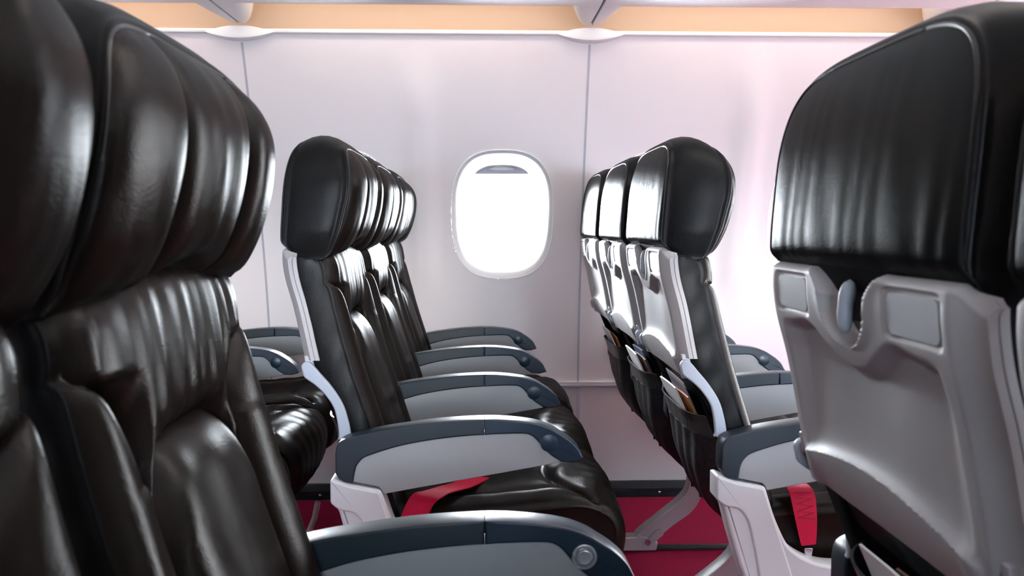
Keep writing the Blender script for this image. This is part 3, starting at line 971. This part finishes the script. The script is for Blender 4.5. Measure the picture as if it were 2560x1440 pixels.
def side_wall(name, far):
    V = []; F = []
    conv = (lambda x, y, z: (x, y, z)) if far else (lambda x, y, z: (x, 2 * CY - y, z))
    nx = 24; zlo, zhi = .70, 1.37; nzr = 28
    def strip_grid(za, zb, nz):
        n0 = len(V)
        xs = np.linspace(WINX[0] - WIN / 2, WINX[-1] + WIN / 2, nx * len(WINX) + 1)
        for x in xs:
            for j in range(nz + 1):
                z = za + (zb - za) * j / nz
                V.append(conv(x, float(wall_y(x, z)), z))
        F.extend(gridfaces(len(xs), nz + 1, n0))
    strip_grid(Z_DADO, zlo, 12); strip_grid(zhi, Z_TOP, 14)
    rings = 10
    for wx in WINX:
        bd = [(wx - WIN / 2 + WIN * i / nx, zlo) for i in range(nx)] + [(wx + WIN / 2, zlo + (zhi - zlo) * j / nzr) for j in range(nzr)] \
            + [(wx + WIN / 2 - WIN * i / nx, zhi) for i in range(nx)] + [(wx - WIN / 2, zhi - (zhi - zlo) * j / nzr) for j in range(nzr)]
        n0 = len(V); R = len(bd)
        for k in range(rings + 1):
            f = k / rings
            for bx, bz in bd:
                dx, dz = bx - wx, bz - WZ
                sc = (abs(dx / WA) ** WE + abs(dz / WB) ** WE) ** (-1 / WE)
                ix, iz = wx + dx * sc, WZ + dz * sc
                x = ix + (bx - ix) * f; z = iz + (bz - iz) * f
                V.append(conv(x, float(wall_y(x, z)), z))
        for k in range(rings):
            for i in range(R):
                a = n0 + k * R + i; b = n0 + k * R + (i + 1) % R
                F.append((a, b, b + R, a + R))
    me = mesh(name, V, F, M['wall']); fix_normals(me)
    me.polygons.foreach_set('use_smooth', [True] * len(me.polygons))
    o = obj(name, me); tag(o, kind='structure')
    # lower panel, set back a little
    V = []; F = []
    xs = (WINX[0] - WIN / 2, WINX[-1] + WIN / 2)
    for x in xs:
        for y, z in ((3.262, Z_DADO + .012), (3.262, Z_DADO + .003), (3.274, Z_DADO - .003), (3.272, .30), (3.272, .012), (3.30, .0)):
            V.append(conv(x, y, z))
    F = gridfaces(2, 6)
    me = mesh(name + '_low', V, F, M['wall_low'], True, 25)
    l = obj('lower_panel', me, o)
    return o
wall_f = side_wall('wall_far', True)
wall_n = side_wall('wall_near', False)

def seam_strip(name, x, far, w=.0075, z0=Z_DADO + .01, z1=1.60, lower=False):
    V = []; F = []
    n = 30; d = .0012
    for side in (-1, 1):
        for j in range(n + 1):
            z = z0 + (z1 - z0) * j / n
            y = float(yw(z)) - d
            V.append((x + side * w / 2, y if far else 2 * CY - y, z))
    F = gridfaces(2, n + 1)
    # thickness back into the wall
    m = len(V)
    V += [(a, b + (.004 if far else -.004), c) for a, b, c in V]
    F += gridfaces(2, n + 1, m, True)
    for j in range(n):
        F += [(j, j + 1, m + j + 1, m + j), (n + 1 + j, m + n + 1 + j, m + n + 2 + j, n + 2 + j)]
    F += [(0, m, m + n + 1, n + 1), (n, 2 * n + 1, m + 2 * n + 1, m + n)]
    me = mesh(name, V, F, M['seam'], False); fix_normals(me)
    return tag(obj(name, me), kind='structure')
tn = 1
for x in seams:
    for far in (True, False):
        seam_strip(f'trim_{tn}', x, far); tn += 1
    o = obj(f'trim_{tn}', box('low_seam', x - .006, x + .006, 3.264, 3.276, .05, Z_DADO - .003, M['seam'], .001)); tag(o, kind='structure'); tn += 1
# grey strip standing in for the shadow line at the dado joint
o = obj(f'trim_{tn}', box('dado', X0, X1, 3.2585, 3.266, Z_DADO - .004, Z_DADO + .0015, M['seam'], .001)); tag(o, kind='structure'); tn += 1
# skirting
for nm, a, b in (('baseboard_far', 3.172, 3.30), ('baseboard_near', 2 * CY - 3.30, 2 * CY - 3.172)):
    tag(obj(nm, box(nm, X0, X1, a, b, .0, .036, M['skirting'], .004)), kind='structure')
bl = 1
for x in (-.6, .03, .645, 1.3):
    o = obj('skirting_screw', lathe_y('screw', [(.0, .002), (.005, .002), (.005, -.001), (.0035, -.002), (.0, -.002)], (x, 3.171, .019), M['chrome'], 12))
    o.parent = bpy.data.objects['baseboard_far']

# windows
def build_window(n, wx, far, closed):
    V = []; F = []; N = 72
    conv = (lambda p: p) if far else (lambda p: (p[0], 2 * CY - p[1], p[2]))
    ia, ib, iy, iz = .139, .186, 3.285, 1.035
    lays = []
    #  scale from bezel outline to opening, extra depth curve
    prof = [(0.0, .000), (.0, -.0025), (.035, -.0030), (.08, .002), (.20, 0), (.32, 0), (.44, 0), (.56, 0), (.68, 0), (.79, 0), (.90, 0), (1.0, 0)]
    for k, (f, d) in enumerate(prof):
        for i in range(N):
            t = 2 * PI * i / N
            x0, z0 = sell(t, WA, WB); x1, z1 = sell(t, ia, ib, 3.0)
            x = x0 + (x1 - x0) * f; z = WZ + z0 + (iz + z1 - WZ - z0) * f
            yb = float(yw(z))
            if k < 2: y = yb + d
            elif k < 4: y = yb + d
            else:
                g = ((f - .08) / .92) ** 2.3
                y = yb + .002 + (iy - yb - .002) * g
            V.append(conv((wx + x, y, z)))
    for k in range(len(prof) - 1):
        for i in range(N):
            a = k * N + i; b = k * N + (i + 1) % N
            F.append((a, b, b + N, a + N))
    # outer tunnel towards the outside
    n0 = len(V)
    for i in range(N):
        t = 2 * PI * i / N; x1, z1 = sell(t, ia, ib, 3.0); V.append(conv((wx + x1, iy + .035, iz + z1)))
    for i in range(N):
        a = (len(prof) - 1) * N + i; b = (len(prof) - 1) * N + (i + 1) % N
        F.append((a, b, n0 + (i + 1) % N, n0 + i))
    me = mesh(f'window_{n}', V, F, M['reveal']); fix_normals(me)
    me.polygons.foreach_set('use_smooth', [True] * len(me.polygons)); me.set_sharp_from_angle(angle=math.radians(55))
    o = tag(obj(f'window_{n}', me), kind='structure')
    def disc(nm, y0, y1, mat, zmin=-9, zmax=9, a=ia, b=ib, par=o):
        ring = []
        for i in range(N):
            x1, z1 = sell(2 * PI * i / N, a, b, 3.0)
            ring.append((x1, min(max(iz + z1, zmin), zmax)))
        VV = [conv((wx + x, y0, z)) for x, z in ring] + [conv((wx + x, y1, z)) for x, z in ring]
        FF = [(i, (i + 1) % N, N + (i + 1) % N, N + i) for i in range(N)] + [tuple(range(N)), tuple(range(N, 2 * N))]
        m2 = mesh(nm, VV, FF, mat, True, 30); fix_normals(m2)
        return obj(nm, m2, par)
    disc('window_pane', iy + .026, iy + .029, M['glass'])
    if closed:
        disc('window_shade', iy + .006, iy + .009, M['shade'])
        hz = .90
    else:
        disc('window_shade', iy + .006, iy + .009, M['shade'], zmin=1.192)
        hz = 1.206
    # finger lip of the shade: a lens
    Vl = []; Fl = []; NL = 24
    for i in range(NL + 1):
        a = -1 + 2 * i / NL; hh = .012 * (1 - a * a) + .0006
        for (dy, dz) in ((.006, -.3), (-.004, -.2), (-.007, .3), (.006, 1.0)):
            Vl.append(conv((wx + a * .050, iy + dy, hz + .004 + hh * dz)))
    for i in range(NL):
        for k in range(4):
            Fl.append((i * 4 + k, i * 4 + (k + 1) % 4, (i + 1) * 4 + (k + 1) % 4, (i + 1) * 4 + k))
    Fl += [(0, 1, 2, 3), (NL * 4, NL * 4 + 1, NL * 4 + 2, NL * 4 + 3)]
    ml = mesh('shade_lip', Vl, Fl, M['white'], True, 40); fix_normals(ml)
    obj('shade_lip', ml, o)
    if not closed:
        L = bpy.data.lights.new('daylight_portal', 'AREA'); L.shape = 'RECTANGLE'; L.size = .27; L.size_y = .37
        L.cycles.is_portal = True
        lo = obj(f'daylight_portal', L)
        lo.location = conv((wx, iy + .033, iz)); lo.rotation_euler = (math.radians(-90 if far else 90), 0, 0)
wn = 1
for k, wx in enumerate(WINX):
    build_window(wn, wx, True, abs(wx - 1.209) < .1); wn += 1
for k, wx in enumerate(WINX):
    build_window(wn, wx, False, False); wn += 1

# floor
V = []; F = []
me = mesh('floor', [(X0, -.60, 0), (X1, -.60, 0), (X1, 3.33, 0), (X0, 3.33, 0), (X0, -.60, -.05), (X1, -.60, -.05), (X1, 3.33, -.05), (X0, 3.33, -.05)],
          [(0, 1, 2, 3), (7, 6, 5, 4), (0, 4, 5, 1), (1, 5, 6, 2), (2, 6, 7, 3), (3, 7, 4, 0)], M['carpet'], False)
tag(obj('floor', me), kind='structure')
# end bulkheads
for nm, x in (('wall_left', X0), ('wall_right', X1)):
    tag(obj(nm, box(nm, x - .04, x + .04, -.60, 3.33, 0, 2.25, M['white'], .002)), kind='structure')
# ceiling
def prof_mesh(name, prof, xa, xb, mat, thick=0, angle=35):
    V = []; n = len(prof)
    for x in (xa, xb):
        for y, z in prof: V.append((x, y, z))
    me = mesh(name, V, gridfaces(2, n), mat, True, angle); return me
ceil_prof = [(CY - .95, 2.115), (CY - .95, 2.19)] + [(y, 2.19) for y in np.linspace(CY - .94, CY + .94, 9)] + [(CY + .95, 2.19), (CY + .95, 2.115)]
tag(obj('ceiling', prof_mesh('ceiling', ceil_prof, X0, X1, M['white'])), kind='structure')

# cove above the sidewall lip, on both sides
def cove(name, far):
    pr = [(2.945, Z_TOP - .004), (2.936, Z_TOP + .001), (2.935, Z_TOP + .006), (2.945, Z_TOP + .009), (2.99, Z_TOP + .010), (3.0, Z_TOP + .03), (2.985, 1.73), (2.93, 1.81), (2.83, 1.845), (2.70, 1.83), (2.665, 1.79), (2.66, 1.70)]
    pr = [(y if far else 2 * CY - y, z) for y, z in pr]
    return tag(obj(name, prof_mesh(name, pr, X0, X1, M['cove'], angle=20)), kind='structure')
cove(f'trim_{tn}', True); tn += 1
cove(f'trim_{tn}', False); tn += 1
COVE = emit_mat('cove_tube', (1.0, .92, .87), 11.5)
for far in (True, False):
    y = 2.735 if far else 2 * CY - 2.735
    o = obj('cove_lamp', tube('cove_lamp', [(X0 + .05, y, 1.775), (X1 - .05, y, 1.775)], .012, COVE, 10))
    tag(o, 'warm strip lamp hidden in the cove above the ' + ('far sidewall' if far else 'near sidewall'), 'lamp')
# lip highlight strip (white moulding along the wall top)
for far in (True, False):
    ys = (2.930, 2.952) if far else (2 * CY - 2.952, 2 * CY - 2.930)
    o = obj(f'trim_{tn}', box('wall_lip', X0, X1, ys[0], ys[1], Z_TOP - .006, Z_TOP + .008, M['white'], .005)); tag(o, kind='structure'); tn += 1

# overhead bins, one per panel bay
def bin_mesh(x0, x1, far):
    pr = [(2.655, 1.668), (2.655, 1.652), (2.62, 1.652), (2.50, 1.66), (2.36, 1.672), (2.20, 1.69), (2.10, 1.72), (2.05, 1.77), (2.04, 1.85), (2.07, 1.95), (2.14, 2.04), (2.215, 2.09), (2.40, 2.105), (2.66, 2.05), (2.672, 1.80)]
    pr = [(y if far else 2 * CY - y, z) for y, z in pr]
    n = len(pr); V = []; F = []
    xs = [x0 + .0045, x0 + .008, x1 - .008, x1 - .0045]
    for k, x in enumerate(xs):
        for (y, z) in pr:
            V.append((x, y, z))
    for k in range(3):
        for i in range(n):
            a = k * n + i; b = k * n + (i + 1) % n
            F.append((a, b, b + n, a + n))
    F += [tuple(range(n)), tuple(range(3 * n, 4 * n))]
    me = mesh('overhead_bin', V, F, M['white']); fix_normals(me); me.polygons.foreach_set('use_smooth', [True] * len(me.polygons)); me.set_sharp_from_angle(angle=math.radians(35))
    return me
def bracket_mesh(x, sgn, far):
    """half of the waisted bracket that carries the bin end over to the wall lip"""
    V = []; F = []; n = 18; m = 12
    for i in range(n + 1):
        f = i / n; y = 2.63 + (2.936 - 2.63) * f
        half = .036 + .068 * (1 - f) ** .55
        zb = 1.652 + .004 * f
        for j in range(m + 1):
            g = j / m
            xx = .004 + (half - .004) * math.sin(g * PI / 2)
            zz = zb + .10 * (1 - math.cos(g * PI / 2)) ** 1.8
            V.append((x + sgn * xx, y if far else 2 * CY - y, zz))
    F = gridfaces(n + 1, m + 1)
    # inner wall along the joint and blunt end
    o0 = len(V)
    for i in range(n + 1):
        V.append((x + sgn * .004, V[i * (m + 1)][1], 1.80))
    for i in range(n):
        F.append((i * (m + 1), (i + 1) * (m + 1), o0 + i + 1, o0 + i))
    F.append(tuple([n * (m + 1) + j for j in range(m + 1)] + [o0 + n]))
    me = mesh('bin_bracket', V, F, M['white']); fix_normals(me)
    me.polygons.foreach_set('use_smooth', [True] * len(me.polygons)); me.set_sharp_from_angle(angle=math.radians(50))
    return me
bays = [seams[0] - PW] + seams
names = {0: 'above the rear left row', 1: 'above the open window and the belted seat', 2: 'above the front row and the right foreground seat'}
bi = 0
for a in bays:
    x0, x1 = max(a, X0 + .045), min(a + PW, X1 - .045)
    if x1 - x0 < .2: continue
    for far in (True, False):
        root = empty('overhead_bin', ((x0 + x1) / 2, 2.36 if far else 2 * CY - 2.36, 1.66))
        mid = (x0 + x1) / 2
        if far:
            if abs(mid + .22) < .2: lb = 'white overhead bin underside in the middle, above the open window'
            elif abs(mid + 1.36) < .2: lb = 'white overhead bin underside at the top left, above the far left row'
            elif abs(mid - .92) < .2: lb = 'white overhead bin underside at the top right, above the front row'
            elif mid < 0: lb = 'white overhead bin at the left end of the far side, outside the photo'
            else: lb = 'white overhead bin at the right end of the far side, outside the photo'
        else:
            lb = 'white overhead bin above the near seats, outside the photo'
        tag(root, lb, 'overhead bin', 'overhead bins')
        bd = obj('bin_body', bin_mesh(x0, x1, far), root); bd.matrix_parent_inverse = Matrix.Translation(-root.location)
        for xx, sg in ((x0, 1), (x1, -1)):
            b = obj('end_bracket', bracket_mesh(xx, sg, far), root); b.matrix_parent_inverse = Matrix.Translation(-root.location)
for x in seams:
    # dark joint liner between bins
    o = obj(f'trim_{tn}', box('joint', x - .0038, x + .0038, 2.06, 2.93, 1.664, 1.95, M['gap'], .001)); tag(o, kind='structure'); tn += 1
    # lens-shaped cap at the head of each panel joint
    V = []; F = []; n, m = 32, 12
    for i in range(n + 1):
        a = -1 + 2 * i / n; hh = .0225 * (1 - a * a) + .0005
        for j in range(m + 1):
            b = -1 + 2 * j / m
            z = 1.627 + hh * b * (.95 if b > 0 else 1.05)
            y = 2.9285 - .012 * (1 - a * a) * (1 - b ** 4) ** .35 - .002
            V.append((x + a * .108, y + (.0 if b > -1 else 0), z))
    F = gridfaces(n + 1, m + 1); o0 = len(V)
    V += [(p[0], 2.96, p[2]) for p in list(V)]
    F += gridfaces(n + 1, m + 1, o0, True)
    ring = [(i, 0) for i in range(n + 1)] + [(n, j) for j in range(1, m + 1)] + [(i, m) for i in range(n - 1, -1, -1)] + [(0, j) for j in range(m - 1, 0, -1)]
    ids = [i * (m + 1) + j for i, j in ring]
    for k in range(len(ids)):
        p, q = ids[k], ids[(k + 1) % len(ids)]; F.append((p, q, q + o0, p + o0))
    me = mesh('joint_cap', V, F, M['white']); fix_normals(me)
    me.polygons.foreach_set('use_smooth', [True] * len(me.polygons)); me.set_sharp_from_angle(angle=math.radians(40))
    tag(obj(f'trim_{tn}', me), kind='structure'); tn += 1

# ceiling lamps down the aisle
LAMP = emit_mat('ceiling_diffuser', (1.0, .92, .86), 4.5)
for k, (xa, xb) in enumerate(((.25, 1.03), (1.07, 1.85))):
    o = obj('ceiling_light', box('ceiling_light', xa, xb, CY - .20, CY + .20, 2.150, 2.175, LAMP, .004))
    tag(o, 'long white ceiling light over the aisle, ' + ('the nearer one' if k == 0 else 'the farther one'), 'ceiling light', 'aisle ceiling lights')

# ------------------------------------------------------------------ daylight
w = bpy.data.worlds.new('sky'); SC.world = w; w.use_nodes = True
bg = w.node_tree.nodes['Background']
# sunlit clouds beyond the far windows, bluer sky on the shaded side
wt = w.node_tree
tc = wt.nodes.new('ShaderNodeTexCoord'); sp = wt.nodes.new('ShaderNodeSeparateXYZ')
wt.links.new(tc.outputs['Generated'], sp.inputs[0])
mr = wt.nodes.new('ShaderNodeMapRange'); mr.inputs['From Min'].default_value = -.4; mr.inputs['From Max'].default_value = .4
wt.links.new(sp.outputs['Y'], mr.inputs['Value'])
cm = wt.nodes.new('ShaderNodeMix'); cm.data_type = 'RGBA'
cm.inputs['A'].default_value = (.66, .83, 1.0, 1); cm.inputs['B'].default_value = (.93, .97, 1.0, 1)
wt.links.new(mr.outputs[0], cm.inputs['Factor']); wt.links.new(cm.outputs['Result'], bg.inputs['Color'])
ms = wt.nodes.new('ShaderNodeMapRange'); ms.inputs['To Min'].default_value = 20.0; ms.inputs['To Max'].default_value = 58.0
wt.links.new(mr.outputs[0], ms.inputs['Value'])
# added near-side sky glow, aimed between the rows to brighten the far sidewall
SUN = Vector((.10, -1.0, .070)).normalized()
dt = wt.nodes.new('ShaderNodeVectorMath'); dt.operation = 'DOT_PRODUCT'; dt.inputs[1].default_value = SUN
wt.links.new(tc.outputs['Generated'], dt.inputs[0])
m1 = wt.nodes.new('ShaderNodeMath'); m1.operation = 'MULTIPLY_ADD'; m1.inputs[1].default_value = 210.0; m1.inputs[2].default_value = -210.0
m2 = wt.nodes.new('ShaderNodeMath'); m2.operation = 'EXPONENT'
wt.links.new(dt.outputs['Value'], m1.inputs[0]); wt.links.new(m1.outputs[0], m2.inputs[0])
m3 = wt.nodes.new('ShaderNodeMath'); m3.operation = 'MULTIPLY_ADD'; m3.inputs[1].default_value = 330.0
# extra brightness added to the lower sky to light the bin undersides
mz = wt.nodes.new('ShaderNodeMapRange'); mz.inputs['From Min'].default_value = -.55; mz.inputs['From Max'].default_value = -.18
mz.inputs['To Min'].default_value = 2.0; mz.inputs['To Max'].default_value = 1.0
wt.links.new(sp.outputs['Z'], mz.inputs['Value'])
mk = wt.nodes.new('ShaderNodeMath'); mk.operation = 'MULTIPLY'
wt.links.new(mz.outputs[0], mk.inputs[0]); wt.links.new(ms.outputs[0], mk.inputs[1])
# added far-side sky glow towards the tail, brightens the front row tray backs
GLOW = Vector((-.36, .92, .13)).normalized()
d4 = wt.nodes.new('ShaderNodeVectorMath'); d4.operation = 'DOT_PRODUCT'; d4.inputs[1].default_value = GLOW
wt.links.new(tc.outputs['Generated'], d4.inputs[0])
m4 = wt.nodes.new('ShaderNodeMath'); m4.operation = 'MULTIPLY_ADD'; m4.inputs[1].default_value = 22.0; m4.inputs[2].default_value = -22.0
m5 = wt.nodes.new('ShaderNodeMath'); m5.operation = 'EXPONENT'
wt.links.new(d4.outputs['Value'], m4.inputs[0]); wt.links.new(m4.outputs[0], m5.inputs[0])
m6 = wt.nodes.new('ShaderNodeMath'); m6.operation = 'MULTIPLY_ADD'; m6.inputs[1].default_value = 150.0
wt.links.new(m5.outputs[0], m6.inputs[0]); wt.links.new(mk.outputs[0], m6.inputs[2])
wt.links.new(m2.outputs[0], m3.inputs[0]); wt.links.new(m6.outputs[0], m3.inputs[2]); wt.links.new(m3.outputs[0], bg.inputs['Strength'])
c2 = wt.nodes.new('ShaderNodeMix'); c2.data_type = 'RGBA'; c2.inputs['B'].default_value = (1.0, .955, .93, 1)
wt.links.new(m2.outputs[0], c2.inputs['Factor']); wt.links.new(cm.outputs['Result'], c2.inputs['A']); wt.links.new(c2.outputs['Result'], bg.inputs['Color'])

# ------------------------------------------------------------------ camera
f = 2200.0
phi = math.atan(155 / f); th = math.atan(70 / f * math.cos(phi))
fw = Vector((math.sin(th) * math.cos(phi), math.cos(th) * math.cos(phi), -math.sin(phi)))
cd = bpy.data.cameras.new('camera'); cam = bpy.data.objects.new('camera', cd); COL.objects.link(cam)
cam.location = (0, 0, 1.0)
cam.rotation_euler = fw.to_track_quat('-Z', 'Y').to_euler()
cd.sensor_width = 36; cd.lens = f / 2560 * 36
cd.clip_start = .01
cd.dof.use_dof = True; cd.dof.focus_distance = 1.95; cd.dof.aperture_fstop = 9.0
SC.camera = cam

SC.view_settings.view_transform = 'Standard'; SC.view_settings.look = 'None'
SC.view_settings.exposure = 0.2; SC.view_settings.gamma = 1.0
SC.view_settings.use_curve_mapping = False
SC.cycles.use_denoising = True
SC.cycles.max_bounces = 10; SC.cycles.diffuse_bounces = 5; SC.cycles.glossy_bounces = 5
SC.cycles.transparent_max_bounces = 8
SC.cycles.sample_clamp_indirect = 6
SC.cycles.caustics_reflective = False; SC.cycles.caustics_refractive = False
